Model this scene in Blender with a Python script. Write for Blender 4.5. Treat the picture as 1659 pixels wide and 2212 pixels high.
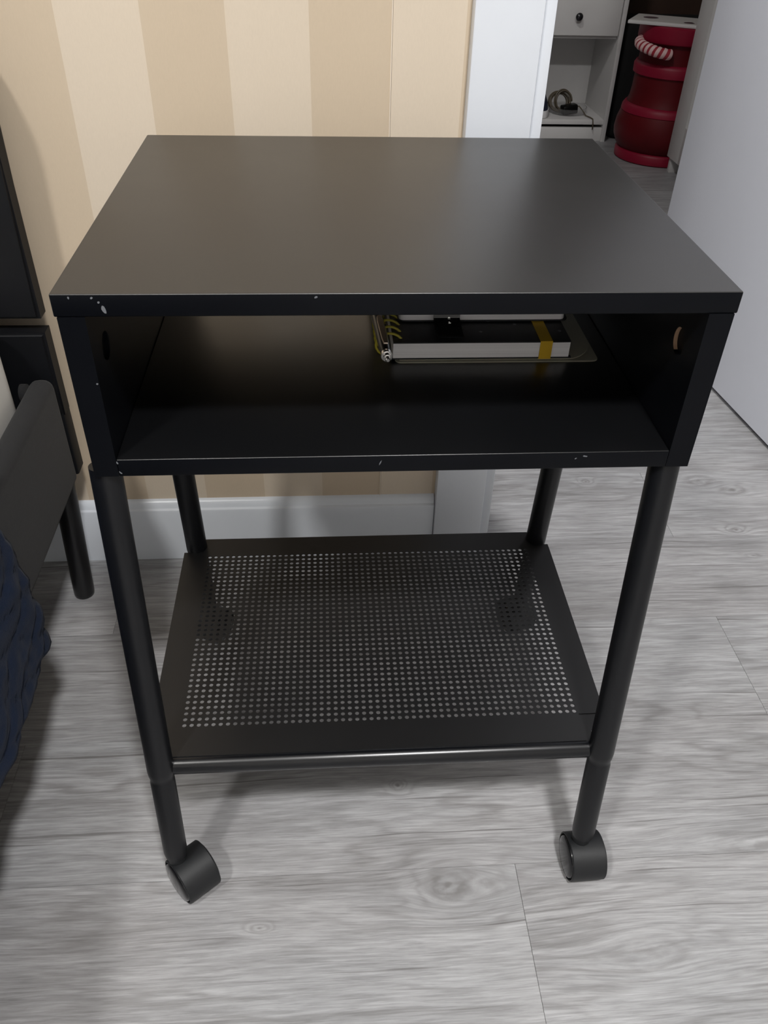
import bpy, bmesh, math, random
from mathutils import Matrix, Vector
random.seed(7)
for o in list(bpy.data.objects): bpy.data.objects.remove(o)
scene = bpy.context.scene
COL = scene.collection
PI = math.pi

# ------------------------------------------------------------------ camera
F_PX, W_PX, H_PX = 1767.375, 1659, 2212
cam_d = bpy.data.cameras.new('camera'); cam = bpy.data.objects.new('camera', cam_d); COL.objects.link(cam)
right = Vector((0.99769635, -0.06358929, 0.02363047))
fwd = Vector((0.06447456, 0.78051892, -0.62179840))
up = Vector((0.02109569, 0.62188956, 0.78282076))
m = Matrix((right, up, -fwd)).transposed().to_4x4()
m.translation = Vector((-0.05205, -0.50959, 0.85303))
cam.matrix_world = m
cam_d.sensor_fit = 'VERTICAL'; cam_d.sensor_height = 24.0; cam_d.sensor_width = 18.0
cam_d.lens = F_PX / H_PX * 24.0
cam_d.clip_start = 0.02
scene.camera = cam

# ------------------------------------------------------------------ light and exposure
world = bpy.data.worlds.new('world'); scene.world = world; world.use_nodes = True
bg = world.node_tree.nodes['Background']; bg.inputs[0].default_value = (0.9, 0.95, 1, 1); bg.inputs[1].default_value = 0.05
def lamp(name, loc, watts, size, color, glow=0.0):
    """ceiling fitting, or an added fill light: a frosted disc facing down plus the glow of its glass to the sides"""
    d = bpy.data.lights.new(name, 'AREA'); d.shape = 'DISK'; d.size = size; d.energy = watts; d.color = color
    o = bpy.data.objects.new(name, d); o.location = loc; COL.objects.link(o)
    if glow:
        d = bpy.data.lights.new(name + '_glass', 'POINT'); d.shadow_soft_size = size * 0.5; d.energy = glow; d.color = color
        o = bpy.data.objects.new(name + '_glass', d); o.location = (loc[0], loc[1], loc[2] - 0.02); COL.objects.link(o)
lamp('ceiling_lamp_over_bed', (-0.90, -1.18, 2.36), 23, 0.20, (1.0, 0.985, 0.955), 8)
lamp('ceiling_lamp_over_floor', (0.24, -1.08, 2.36), 37, 0.20, (1.0, 0.99, 0.985), 12)
lamp('hall_fill', (-0.20, 0.98, 2.36), 16.0, 0.25, (1.0, 0.98, 0.97), 0)  # added unseen fill that brightens the open door leaf
vs = scene.view_settings
vs.view_transform = 'Standard'; vs.look = 'None'; vs.gamma = 1.0; vs.use_curve_mapping = False
vs.exposure = 0.12

# ------------------------------------------------------------------ node helpers
class NT:
    def __init__(s, name):
        s.m = bpy.data.materials.new(name); s.m.use_nodes = True
        s.t = s.m.node_tree; s.b = s.t.nodes['Principled BSDF']
    def n(s, typ, **kw):
        nd = s.t.nodes.new(typ)
        for k, v in kw.items():
            if k == 'ins':
                for i, x in v.items():
                    if hasattr(x, 'is_linked') or isinstance(x, bpy.types.NodeSocket): s.t.links.new(x, nd.inputs[i])
                    else: nd.inputs[i].default_value = x
            else: setattr(nd, k, v)
        return nd
    def math(s, op, a, b=0.0, c=0.0):
        return s.n('ShaderNodeMath', operation=op, ins={0: a, 1: b, 2: c}).outputs[0]
    def noise(s, vec, scale, detail=4, rough=0.55, dist=0.0):
        return s.n('ShaderNodeTexNoise', ins={'Vector': vec, 'Scale': scale, 'Detail': detail, 'Roughness': rough, 'Distortion': dist}).outputs['Fac']
    def mapping(s, vec, scale=(1, 1, 1), loc=(0, 0, 0)):
        return s.n('ShaderNodeMapping', ins={'Vector': vec, 'Scale': scale, 'Location': loc}).outputs[0]
    def mix(s, fac, a, b, mode='MIX'):
        nd = s.n('ShaderNodeMix', data_type='RGBA', blend_type=mode)
        for i, x in ((0, fac), (6, a), (7, b)):
            if isinstance(x, bpy.types.NodeSocket): s.t.links.new(x, nd.inputs[i])
            else: nd.inputs[i].default_value = x
        return nd.outputs[2]
    def set(s, **kw):
        for k, x in kw.items():
            k = k.replace('_', ' ')
            if isinstance(x, bpy.types.NodeSocket): s.t.links.new(x, s.b.inputs[k])
            else: s.b.inputs[k].default_value = x
        return s
    def bump(s, h, strength=0.2, dist=0.002):
        nd = s.n('ShaderNodeBump', ins={'Height': h, 'Strength': strength, 'Distance': dist})
        s.t.links.new(nd.outputs[0], s.b.inputs['Normal']); return s
    def coord(s, which='Object'): return s.n('ShaderNodeTexCoord').outputs[which]
    def pos(s): return s.n('ShaderNodeNewGeometry').outputs['Position']

def C4(c): return (c[0], c[1], c[2], 1.0)
def mat(name, col, rough=0.5, metal=0.0, var=0.06, vscale=30, bump=0.0, bscale=200, spec=0.5, **kw):
    """plain material with a little procedural mottling"""
    t = NT(name); v = t.coord()
    n = t.noise(v, vscale, 4)
    a = C4([c * (1 - var) for c in col]); b = C4([min(1, c * (1 + var)) for c in col])
    t.set(Base_Color=t.mix(n, a, b), Roughness=rough, Metallic=metal, Specular_IOR_Level=spec)
    for k, x in kw.items(): t.set(**{k: x})
    if bump: t.bump(t.noise(v, bscale, 3), bump, 0.001)
    return t.m

# ------------------------------------------------------------------ materials
def make_black_metal():
    t = NT('black_powder_coat'); v = t.coord()
    n = t.noise(v, 900, 2); big = t.noise(v, 9, 4)
    t.set(Base_Color=t.mix(big, (0.0026, 0.0030, 0.0042, 1), (0.0042, 0.0047, 0.0064, 1)), Specular_IOR_Level=0.11,
          Roughness=t.math('MULTIPLY_ADD', big, 0.06, 0.30))
    t.bump(n, 0.05, 0.0004); return t.m
M_BLACK = make_black_metal()
def black_variant(name, base, spec, rough):
    t = NT(name); v = t.coord(); big = t.noise(v, 9, 4)
    t.set(Base_Color=t.mix(big, C4([c * 0.8 for c in base]), C4([c * 1.2 for c in base])), Specular_IOR_Level=spec, Roughness=t.math('MULTIPLY_ADD', big, 0.06, rough))
    t.bump(t.noise(v, 900, 2), 0.05, 0.0004); return t.m
M_LEG = black_variant('black_leg_tube', (0.0038, 0.0042, 0.0055), 0.38, 0.34)
M_SHELF = black_variant('black_perforated_sheet', (0.0055, 0.0054, 0.0058), 0.60, 0.38)
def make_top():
    t = NT('tabletop_lit_black'); v = t.coord()  # lighter, glossier black: the top's stronger light put into its colour
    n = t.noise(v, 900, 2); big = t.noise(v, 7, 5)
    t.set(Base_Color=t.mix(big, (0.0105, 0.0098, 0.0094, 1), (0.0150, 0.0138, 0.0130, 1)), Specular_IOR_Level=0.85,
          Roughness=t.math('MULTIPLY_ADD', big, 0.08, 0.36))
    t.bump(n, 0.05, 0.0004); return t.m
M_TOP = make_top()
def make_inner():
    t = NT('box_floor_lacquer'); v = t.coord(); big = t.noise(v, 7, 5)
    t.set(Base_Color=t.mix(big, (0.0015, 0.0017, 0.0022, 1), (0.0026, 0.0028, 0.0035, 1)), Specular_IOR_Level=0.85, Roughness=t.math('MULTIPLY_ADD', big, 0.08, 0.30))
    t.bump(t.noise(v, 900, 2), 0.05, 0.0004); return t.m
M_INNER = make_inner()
M_PLASTIC = mat('caster_plastic', (0.0060, 0.0068, 0.0082), 0.55, bump=0.05, bscale=900)
M_WHEELCAP = mat('caster_cap', (0.008, 0.008, 0.009), 0.18)
M_CHIP = mat('bare_paint_chip', (0.13, 0.137, 0.15), 0.6)
M_HOLE = mat('hole_rim_glint', (0.42, 0.27, 0.17), 0.6)  # tan highlight on the hole's edge, painted in as colour

def make_floor():
    t = NT('grey_oak_planks'); P = t.pos()
    rnd = t.n('ShaderNodeObjectInfo').outputs['Random']
    sx = t.n('ShaderNodeSeparateXYZ', ins={0: P})
    x, y = sx.outputs[0], sx.outputs[1]
    seed = t.math('MULTIPLY', rnd, 37.0)
    xs = t.math('ADD', x, seed)
    vec = t.n('ShaderNodeCombineXYZ', ins={0: xs, 1: y, 2: seed}).outputs[0]
    flow = t.noise(t.mapping(vec, (1.3, 5.0, 1)), 1.6, 3, 0.5)
    wob = t.noise(t.mapping(P, (1, 1.8, 1)), 42, 3)
    # growth-ring field: its contours bend round and close about every knot; the grain is pushed aside by them
    field = t.math('ADD', t.math('MULTIPLY', y, 17.0), t.math('MULTIPLY', flow, 7.0))
    field = t.math('ADD', field, t.math('MULTIPLY', t.noise(t.mapping(vec, (3, 22, 1)), 2.2, 3), 1.4))
    yw = t.math('ADD', y, t.math('MULTIPLY_ADD', flow, 0.030, -0.015))
    knot = None; near = None
    KN = ((0.062, -0.081, 0.0165, 0.0105, 1.0), (0.104, -0.079, 0.0220, 0.0110, 0.45), (0.605, 0.632, 0.018, 0.010, 0.8), (0.655, 0.602, 0.016, 0.010, 0.8), (0.617, 0.4934, 0.008, 0.005, 0.9),
          (-0.42, -0.17, 0.009, 0.008, 0.7), (0.43, -0.052, 0.040, 0.010, 0.45), (0.40, 0.636, 0.006, 0.004, 0.9), (0.26, -0.160, 0.03, 0.012, 0.35), (-0.134, -0.1147, 0.008, 0.003, 0.9),
          (0.62, 0.43, 0.010, 0.004, 0.6), (0.39, 0.300, 0.006, 0.004, 0.7), (-0.27, 0.165, 0.005, 0.004, 0.6), (0.02, 0.043, 0.005, 0.004, 0.9), (0.60, -0.18, 0.06, 0.012, 0.3))
    for kx, ky, sxx, syy, wt in KN:
        ddx = t.math('SUBTRACT', x, kx); ddy = t.math('SUBTRACT', y, ky)
        dx = t.math('DIVIDE', ddx, sxx); dy = t.math('DIVIDE', ddy, syy)
        d2 = t.math('ADD', t.math('MULTIPLY', dx, dx), t.math('MULTIPLY', dy, dy))
        g = t.math('POWER', 2.718, t.math('MULTIPLY', d2, -0.16))
        field = t.math('ADD', field, t.math('MULTIPLY', g, 1.6 * wt))
        yw = t.math('SUBTRACT', yw, t.math('MULTIPLY', t.math('MULTIPLY', ddy, g), 0.75))
        d = t.math('SQRT', d2)
        dd = t.math('ADD', d, t.math('MULTIPLY_ADD', wob, 1.9, -0.95))
        w_ = t.math('MULTIPLY_ADD', t.math('SINE', t.math('MULTIPLY_ADD', dd, 5.0, 1.3)), 0.5, 0.5)
        w_ = t.math('MULTIPLY', w_, t.math('POWER', 2.718, t.math('MULTIPLY', d2, -0.50)))
        w_ = t.math('MULTIPLY', w_, wt)
        knot = w_ if knot is None else t.math('MAXIMUM', knot, w_)
        gg = t.math('MULTIPLY', g, wt); near = gg if near is None else t.math('MAXIMUM', near, gg)
    vw = t.n('ShaderNodeCombineXYZ', ins={0: xs, 1: yw, 2: seed}).outputs[0]
    rings = t.math('SINE', t.math('MULTIPLY', field, 9.5))
    rings = t.math('POWER', t.math('MULTIPLY_ADD', rings, 0.5, 0.5), 3.0)
    ringmask = t.n('ShaderNodeMapRange', ins={0: t.noise(t.mapping(vec, (1.6, 5, 1)), 2.1, 2), 1: 0.40, 2: 0.66, 3: 0.06, 4: 0.80}).outputs[0]
    ringmask = t.math('MAXIMUM', ringmask, near)
    streak = t.noise(t.mapping(vw, (4.5, 80, 1)), 2.0, 8, 0.66, 0.35)
    streak2 = t.noise(t.mapping(vw, (14.0, 300, 1)), 1.5, 5, 0.65, 0.3)
    broad = t.noise(t.mapping(vec, (2.2, 6, 1)), 2.0, 5, 0.55)
    hue = t.noise(t.mapping(vec, (1.2, 3, 1)), 1.7, 3, 0.5)
    tone = t.n('ShaderNodeMapRange', ins={0: streak, 1: 0.28, 2: 0.72}).outputs[0]
    col = t.mix(tone, (0.298, 0.297, 0.303, 1), (0.492, 0.494, 0.506, 1))
    col = t.mix(t.math('MULTIPLY', t.math('MULTIPLY', rings, ringmask), 0.62), col, (0.215, 0.208, 0.206, 1))
    bm_ = t.n('ShaderNodeMapRange', ins={0: broad, 1: 0.30, 2: 0.68}).outputs[0]
    col = t.mix(0.62, col, t.mix(bm_, (0.58, 0.572, 0.57, 1), (1.0, 1.0, 1.0, 1)), 'MULTIPLY')
    col = t.mix(0.5, col, t.mix(hue, (1.06, 0.99, 0.95, 1), (0.95, 1.01, 1.04, 1)), 'MULTIPLY')
    fine = t.n('ShaderNodeMapRange', ins={0: streak2, 1: 0.35, 2: 0.62}).outputs[0]
    fs = t.math('MULTIPLY_ADD', near, -0.35, 0.62)
    col = t.mix(fs, col, t.mix(fine, (0.60, 0.595, 0.59, 1), (1.10, 1.10, 1.10, 1)), 'MULTIPLY')
    # thin dark checks running with the grain
    chk = t.noise(t.mapping(vw, (2.2, 150, 1)), 1.3, 3, 0.5)
    chk = t.n('ShaderNodeMapRange', ins={0: chk, 1: 0.65, 2: 0.71}).outputs[0]
    col = t.mix(t.math('MULTIPLY', chk, 0.70), col, (0.12, 0.114, 0.112, 1))
    col = t.mix(t.math('MULTIPLY', knot, 0.85), col, (0.150, 0.142, 0.138, 1))
    pl = t.math('MULTIPLY_ADD', rnd, 0.14, 0.97)
    plc = t.n('ShaderNodeCombineXYZ', ins={0: pl, 1: pl, 2: pl}).outputs[0]
    col = t.mix(1.0, col, plc, 'MULTIPLY')
    t.set(Base_Color=col, Roughness=t.math('MULTIPLY_ADD', tone, -0.08, 0.50), Specular_IOR_Level=0.4)
    t.bump(t.math('ADD', streak2, t.math('MULTIPLY', rings, -0.6)), 0.12, 0.0008)
    return t.m
M_FLOOR = make_floor()

def make_wallpaper():
    t = NT('striped_wallpaper'); P = t.pos()
    x = t.n('ShaderNodeSeparateXYZ', ins={0: P}).outputs[0]
    shift = t.math('MULTIPLY', t.math('GREATER_THAN', x, 0.0225), 0.0072)
    u = t.math('DIVIDE', t.math('ADD', t.math('ADD', x, 0.321 + 1.712), shift), 0.1712)
    fr = t.math('FRACT', u)
    dark = t.math('GREATER_THAN', fr, 0.5)
    linen = t.noise(t.mapping(P, (1, 1, 0.25)), 900, 2)
    mott = t.noise(P, 6, 4)
    light_c = t.mix(mott, (0.650, 0.555, 0.440, 1), (0.690, 0.592, 0.475, 1))
    dark_c = t.mix(mott, (0.570, 0.465, 0.345, 1), (0.605, 0.497, 0.370, 1))
    col = t.mix(dark, light_c, dark_c)
    col = t.mix(0.08, col, t.mix(linen, (0.5, 0.5, 0.5, 1), (1.3, 1.3, 1.3, 1)), 'MULTIPLY')
    t.set(Base_Color=col, Roughness=0.62, Specular_IOR_Level=0.35)
    t.bump(linen, 0.08, 0.0005); return t.m
M_PAPER = make_wallpaper()
M_WHITE = mat('white_lacquer', (0.765, 0.80, 0.86), 0.32, var=0.015)
M_DOOR = mat('white_door_paint', (0.82, 0.845, 0.92), 0.40, var=0.012)
M_BASE = mat('white_baseboard', (0.76, 0.80, 0.86), 0.30, var=0.02)
M_PLASTER = mat('white_plaster', (0.78, 0.765, 0.74), 0.8, var=0.02)
M_HALL = mat('hall_dimness_brown', (0.11, 0.095, 0.085), 0.8)  # dimness of the unlit hall put into the wall colour
M_CEIL = mat('ceiling_paint', (0.84, 0.84, 0.83), 0.85, var=0.01)
M_FARWHITE = mat('white_furniture_foil', (0.66, 0.65, 0.64), 0.4, var=0.02)
M_KNOB = mat('black_knob', (0.01, 0.01, 0.012), 0.25)
M_FAB = mat('charcoal_bed_fabric', (0.0165, 0.0168, 0.018), 0.9, var=0.25, vscale=260, bump=0.25, bscale=1500, spec=0.25, Sheen_Weight=0.06)
M_HEADB = mat('black_headboard_leatherette', (0.0038, 0.0043, 0.0058), 0.55, spec=0.22, var=0.4, vscale=18, bump=0.1, bscale=700)
M_MATT = mat('white_mattress_cover', (0.74, 0.73, 0.70), 0.9, var=0.03, bump=0.15, bscale=500)
M_PAGE = None

def make_pages():
    t = NT('paper_page_edges'); v = t.coord()
    n = t.noise(t.mapping(v, (2, 2, 900)), 1.0, 3)
    t.set(Base_Color=t.mix(n, (0.66, 0.65, 0.67, 1), (0.90, 0.89, 0.91, 1)), Roughness=0.8)
    return t.m
M_PAGE = make_pages()

def make_quilt():
    t = NT('navy_quilt'); v = t.coord()
    n = t.noise(v, 45, 5); f = t.noise(v, 700, 2)
    t.set(Base_Color=t.mix(n, (0.0050, 0.0110, 0.028, 1), (0.0085, 0.0165, 0.040, 1)), Roughness=0.9, Specular_IOR_Level=0.2, Sheen_Weight=0.04)
    t.bump(t.math('ADD', t.math('MULTIPLY', n, 2.0), f), 0.30, 0.002); return t.m
M_QUILT = make_quilt()

# ------------------------------------------------------------------ mesh helpers
def link(name, bm, material, parent=None, smooth=False, angle=None):
    bmesh.ops.recalc_face_normals(bm, faces=bm.faces)
    me = bpy.data.meshes.new(name); bm.to_mesh(me); bm.free()
    if material: me.materials.append(material)
    if smooth:
        for p in me.polygons: p.use_smooth = True
        if angle is not None:
            try: me.set_sharp_from_angle(angle=math.radians(angle))
            except Exception: pass
    o = bpy.data.objects.new(name, me); COL.objects.link(o)
    if parent is not None:
        o.parent = parent
        o.matrix_parent_inverse = parent_matrix(parent).inverted()
    return o
def parent_matrix(o):
    mm = o.matrix_basis.copy()
    if o.parent is not None: mm = parent_matrix(o.parent) @ o.matrix_parent_inverse @ mm
    return mm
def empty(name, loc, label=None, cat=None, group=None):
    o = bpy.data.objects.new(name, None); o.location = loc; o.empty_display_size = 0.05; COL.objects.link(o)
    if label: tag(o, label, cat, group)
    return o
def tag(o, label=None, cat=None, group=None, kind=None):
    if label: o['label'] = label
    if cat: o['category'] = cat
    if group: o['group'] = group
    if kind: o['kind'] = kind
    return o
def box(bm, x0, x1, y0, y1, z0, z1, bev=0.0, seg=2):
    r = bmesh.ops.create_cube(bm, size=1.0)
    vs_ = r['verts']
    for v in vs_:
        v.co = Vector((x0 + (v.co.x + .5) * (x1 - x0), y0 + (v.co.y + .5) * (y1 - y0), z0 + (v.co.z + .5) * (z1 - z0)))
    if bev > 0:
        es = list({e for v in vs_ for e in v.link_edges})
        bmesh.ops.bevel(bm, geom=es, offset=bev, segments=seg, affect='EDGES', profile=0.5)
def boxo(name, b, material, parent=None, bev=0.0, seg=2, smooth=None):
    bm = bmesh.new(); box(bm, *b, bev=bev, seg=seg)
    return link(name, bm, material, parent, smooth=(bev > 0) if smooth is None else smooth, angle=40)
def frame_axes(d):
    d = d.normalized(); a = Vector((0, 0, 1)) if abs(d.z) < 0.9 else Vector((1, 0, 0))
    u = d.cross(a).normalized(); return u, d.cross(u).normalized()
def tube(bm, pts, radii, n=16, caps=True, closed=False):
    pts = [Vector(p) for p in pts]; N = len(pts); rings = []
    if not hasattr(radii, '__len__'): radii = [radii] * N
    u = None
    for i, p in enumerate(pts):
        if closed: d = pts[(i + 1) % N] - pts[i - 1]
        else: d = pts[min(i + 1, N - 1)] - pts[max(i - 1, 0)]
        d.normalize()
        if u is None: u, v = frame_axes(d)
        else:
            u = (u - d * u.dot(d)).normalized(); v = d.cross(u).normalized()
        rings.append([bm.verts.new(p + (u * math.cos(2 * PI * k / n) + v * math.sin(2 * PI * k / n)) * radii[i]) for k in range(n)])
    for i in range(N if closed else N - 1):
        a, b = rings[i], rings[(i + 1) % N]
        for k in range(n): bm.faces.new((a[k], a[(k + 1) % n], b[(k + 1) % n], b[k]))
    if caps and not closed:
        bm.faces.new(rings[0]); bm.faces.new(rings[-1])
def lathe(bm, prof, centre=(0, 0, 0), n=48, axis='Z', close=True):
    c = Vector(centre); rings = []
    for r, h in prof:
        ring = []
        for k in range(n):
            a = 2 * PI * k / n
            if axis == 'Z': q = Vector((r * math.cos(a), r * math.sin(a), h))
            elif axis == 'X': q = Vector((h, r * math.cos(a), r * math.sin(a)))
            else: q = Vector((r * math.cos(a), h, r * math.sin(a)))
            ring.append(bm.verts.new(c + q))
        rings.append(ring)
    for a, b in zip(rings, rings[1:]):
        for k in range(n): bm.faces.new((a[k], a[(k + 1) % n], b[(k + 1) % n], b[k]))
    if close:
        bm.faces.new(rings[0]); bm.faces.new(rings[-1])
def prism(bm, poly, axis, lo, hi):
    """poly: 2D points in the other two axes"""
    def P(q, h):
        if axis == 'X': return (h, q[0], q[1])
        if axis == 'Y': return (q[0], h, q[1])
        return (q[0], q[1], h)
    a = [bm.verts.new(P(q, lo)) for q in poly]; b = [bm.verts.new(P(q, hi)) for q in poly]
    n = len(poly)
    bm.faces.new(a); bm.faces.new(b[::-1])
    for k in range(n): bm.faces.new((a[k], a[(k + 1) % n], b[(k + 1) % n], b[k]))
def struct(o): o['kind'] = 'structure'; return o

# ================================================================== SETTING
# ---- floor: base slab and the single planks
floor = struct(boxo('floor', (-3.2, 2.6, -2.8, 3.5, -0.03, -0.006), M_FLOOR))
PW, PL, GAP = 0.18, 1.22, 0.0003
def plank_mesh():
    bm = bmesh.new()
    box(bm, -PL / 2 + GAP / 2, PL / 2 - GAP / 2, -PW / 2 + GAP / 2, PW / 2 - GAP / 2, -0.0058, 0.0)
    top = [e for e in bm.edges if all(v.co.z > -0.001 for v in e.verts)]
    bmesh.ops.bevel(bm, geom=top, offset=0.0003, segments=1, affect='EDGES')
    bmesh.ops.recalc_face_normals(bm, faces=bm.faces)
    me = bpy.data.meshes.new('plank'); bm.to_mesh(me); bm.free(); me.materials.append(M_FLOOR); return me
pm = plank_mesh()
butt = {-1: 0.14, 0: 0.79, 1: 0.507, 2: 0.86, 3: 0.506, -2: -0.30, -3: 0.45}   # row k spans y = -0.06 + 0.18k ..
offs = [0.30, 0.92, 0.12, 0.66, 1.02, 0.44]
for k in range(-6, 19):
    yc = -0.06 + PW * k + PW / 2
    b0 = butt.get(k, offs[k % 6])
    x = b0 - PL * 3
    while x < 2.2:
        if x + PL > -1.4 and x < 2.0:
            o = bpy.data.objects.new('plank', pm); o.location = (x + PL / 2, yc, 0.0); COL.objects.link(o)
            o.parent = floor
        x += PL

# ---- room shell
YW = 0.470
wall_back = struct(boxo('wall_back', (-3.2, 0.115, YW + 0.001, YW + 0.10, 0, 2.5), M_PLASTER))
for nm, a, b in (('wallpaper_sheet', -3.2, 0.0215), ('wallpaper_sheet', 0.0228, 0.118)):
    bm = bmesh.new(); box(bm, a, b, YW - 0.0006, YW + 0.0008, 0.05, 2.5); link(nm, bm, M_PAPER, wall_back)
bm = bmesh.new(); box(bm, 0.0212, 0.0224, YW - 0.0016, YW + 0.0005, 0.09, 2.5); link('wallpaper_seam', bm, mat('seam_paper', (0.74, 0.64, 0.52), 0.6), wall_back)
struct(boxo('wall_back_over_door', (0.115, 0.86, YW, YW + 0.10, 2.06, 2.5), M_PLASTER))
struct(boxo('wall_back_right', (0.86, 2.6, YW, YW + 0.10, 0, 2.5), M_PLASTER))
struct(boxo('wall_left', (-3.3, -3.2, -2.8, YW + 0.10, 0, 2.5), M_PLASTER))
struct(boxo('wall_right', (2.6, 2.7, -2.8, 3.5, 0, 2.5), M_PLASTER))
struct(boxo('wall_front', (-3.3, 2.7, -2.9, -2.8, 0, 2.5), M_PLASTER))
struct(boxo('wall_hall_left', (-0.60, -0.50, YW + 0.10, 3.5, 0, 2.5), M_HALL))
struct(boxo('wall_hall_back', (-0.60, 2.7, 3.30, 3.40, 0, 2.5), M_HALL))
struct(boxo('ceiling', (-3.3, 2.7, -2.9, 3.5, 2.5, 2.6), M_CEIL))

# ---- baseboard with moulded top
bm = bmesh.new()
prof = [(YW, 0.0), (YW - 0.0135, 0.0), (YW - 0.0135, 0.090), (YW - 0.0125, 0.0935), (YW - 0.0095, 0.0955), (YW - 0.0085, 0.0985),
        (YW - 0.0065, 0.1035), (YW - 0.003, 0.1065), (YW, 0.1075)]
prism(bm, prof, 'X', -3.2, 0.1035)
struct(link('baseboard_back', bm, M_BASE, smooth=True, angle=35))

# ---- door casing, jamb, leaf
trim = struct(boxo('trim_1', (0.1045, 0.1775, YW - 0.019, YW + 0.003, 0, 2.06), M_WHITE, bev=0.0025))
bm = bmesh.new(); box(bm, 0.178, 0.1905, YW - 0.0135, YW + 0.10, 0, 2.06, bev=0.0012); link('jamb_strip', bm, M_WHITE, trim, smooth=True, angle=40)
struct(boxo('trim_2', (0.112, 0.178, YW + 0.10, YW + 0.118, 0, 2.06), M_WHITE, bev=0.002))
struct(boxo('trim_3', (0.792, 0.865, YW - 0.019, YW + 0.118, 0, 2.06), M_WHITE, bev=0.002))
# leaf, hinged at the right jamb and swung into the hall
bm = bmesh.new(); box(bm, 0.0, 0.775, -0.020, 0.020, 0.009, 2.03, bev=0.0015)
leaf = struct(link('door_1', bm, M_DOOR, smooth=True, angle=40))
hx, hy = 0.792, 0.525
ex, ey = 0.7155, 1.275
ang = math.atan2(ey - hy, ex - hx)
leaf.location = (hx + 0.020 * math.sin(ang) * -1 + 0.0, hy, 0); leaf.rotation_euler = (0, 0, ang)
leaf.location = Vector((hx, hy, 0)) + Vector((math.sin(ang), -math.cos(ang), 0)) * 0.020
bm = bmesh.new(); tube(bm, [(0.70, -0.020, 1.02), (0.70, -0.060, 1.02), (0.62, -0.062, 1.02), (0.59, -0.062, 1.02)], 0.009, 12)
h = link('door_handle', bm, mat('brushed_steel', (0.6, 0.6, 0.6), 0.3, 1.0), None, smooth=True); h.parent = leaf

# ================================================================== BEDSIDE TABLE
T = empty('bedside_table', (0, 0.12, 0), 'black metal bedside table on casters with open box and perforated lower shelf', 'table')
ZT, ZL, ZB = 0.6311, 0.6152, 0.4870
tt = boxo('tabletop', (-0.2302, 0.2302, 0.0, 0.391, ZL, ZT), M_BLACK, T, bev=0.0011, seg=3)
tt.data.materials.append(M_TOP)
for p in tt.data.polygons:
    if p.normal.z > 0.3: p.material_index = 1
def side_panel(s):
    bm = bmesh.new()
    y0, y1, z0, z1 = -0.0006, 0.384, ZB, ZL
    cy, cz, r, n = 0.034, 0.5775, 0.0105, 32
    inner, outer = [], []
    for k in range(n):
        a = 2 * PI * k / n + PI / 4; dy, dz = math.cos(a), math.sin(a)
        inner.append((cy + r * dy, cz + r * dz))
        ts = []
        if dy > 1e-9: ts.append((y1 - cy) / dy)
        if dy < -1e-9: ts.append((y0 - cy) / dy)
        if dz > 1e-9: ts.append((z1 - cz) / dz)
        if dz < -1e-9: ts.append((z0 - cz) / dz)
        tt = min(ts); outer.append((cy + tt * dy, cz + tt * dz))
    # snap the nearest outer sample to each rectangle corner
    for c in ((y0, z0), (y0, z1), (y1, z0), (y1, z1)):
        i = min(range(n), key=lambda i: (outer[i][0] - c[0]) ** 2 + (outer[i][1] - c[1]) ** 2); outer[i] = c
    xo, xi = s * 0.2281, s * 0.2102
    R = {}
    for tagk, x in (('o', xo), ('i', xi)):
        R[tagk] = ([bm.verts.new((x, *q)) for q in inner], [bm.verts.new((x, *q)) for q in outer])
    for k in range(n):
        j = (k + 1) % n
        for tagk in 'oi':
            a, b = R[tagk]; bm.faces.new((a[k], a[j], b[j], b[k]))
        for w in (0, 1):
            a, b = R['o'][w], R['i'][w]; bm.faces.new((a[k], a[j], b[j], b[k]))
    o = link('side_panel', bm, M_BLACK, T)
    d = 0.0032
    bm = bmesh.new(); arc = [math.radians(-62 + 124 * k / 14) for k in range(15)]
    prism(bm, [(cy + 0.0104 * math.cos(a), cz + 0.0104 * math.sin(a)) for a in arc] + [(cy + (0.0104 - 0.0007 * math.cos(a * 1.4)) * math.cos(a), cz + (0.0104 - 0.0007 * math.cos(a * 1.4)) * math.sin(a)) for a in arc[::-1]],
          'X', min(xi + s * 0.0003, xi + s * d), max(xi + s * 0.0003, xi + s * d))
    link('hole_rim', bm, M_HOLE if s > 0 else M_BLACK, o)  # right-hand crescent carries the painted highlight, left stays black
    bm = bmesh.new(); lathe(bm, [(0.0104, xi + s * d), (0.0104, xo)], (0, cy, cz), 28, 'X'); link('hole_plug', bm, M_BLACK, o, smooth=True, angle=40)
side_panel(-1); side_panel(1)
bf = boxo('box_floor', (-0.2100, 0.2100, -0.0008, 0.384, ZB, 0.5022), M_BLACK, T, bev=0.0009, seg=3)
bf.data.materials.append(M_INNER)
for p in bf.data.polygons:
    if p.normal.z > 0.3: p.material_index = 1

# ---- legs, casters
def lerp(a, b, t): return Vector(a) * (1 - t) + Vector(b) * t
def leg(top, bot):
    top, bot = Vector(top), Vector(bot); bm = bmesh.new(); L = (top - bot).length
    hs = [(0.0, .0122), (0.66, .0124), (0.728, .0126), (0.742, .0120), (0.750, .0109), (0.757, .0112), (0.763, .0117), (0.985, .0117), (1.0, .0108)]
    tube(bm, [lerp(top, bot, t) for t, r in hs], [r for t, r in hs], 28)
    return link('leg', bm, M_LEG, T, smooth=True, angle=50)
LEGS = {'fl': ((-0.2241, 0.0146, 0.4872), (-0.2170, -0.0615, 0.058)), 'fr': ((0.2160, 0.0146, 0.4872), (0.2048, -0.0615, 0.058)),
        'bl': ((-0.2195, 0.2430, 0.4872), (-0.2190, 0.2815, 0.066)), 'br': ((0.2080, 0.2430, 0.4872), (0.2070, 0.2815, 0.066))}
for k, (a, b) in LEGS.items(): leg(a, b)

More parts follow.
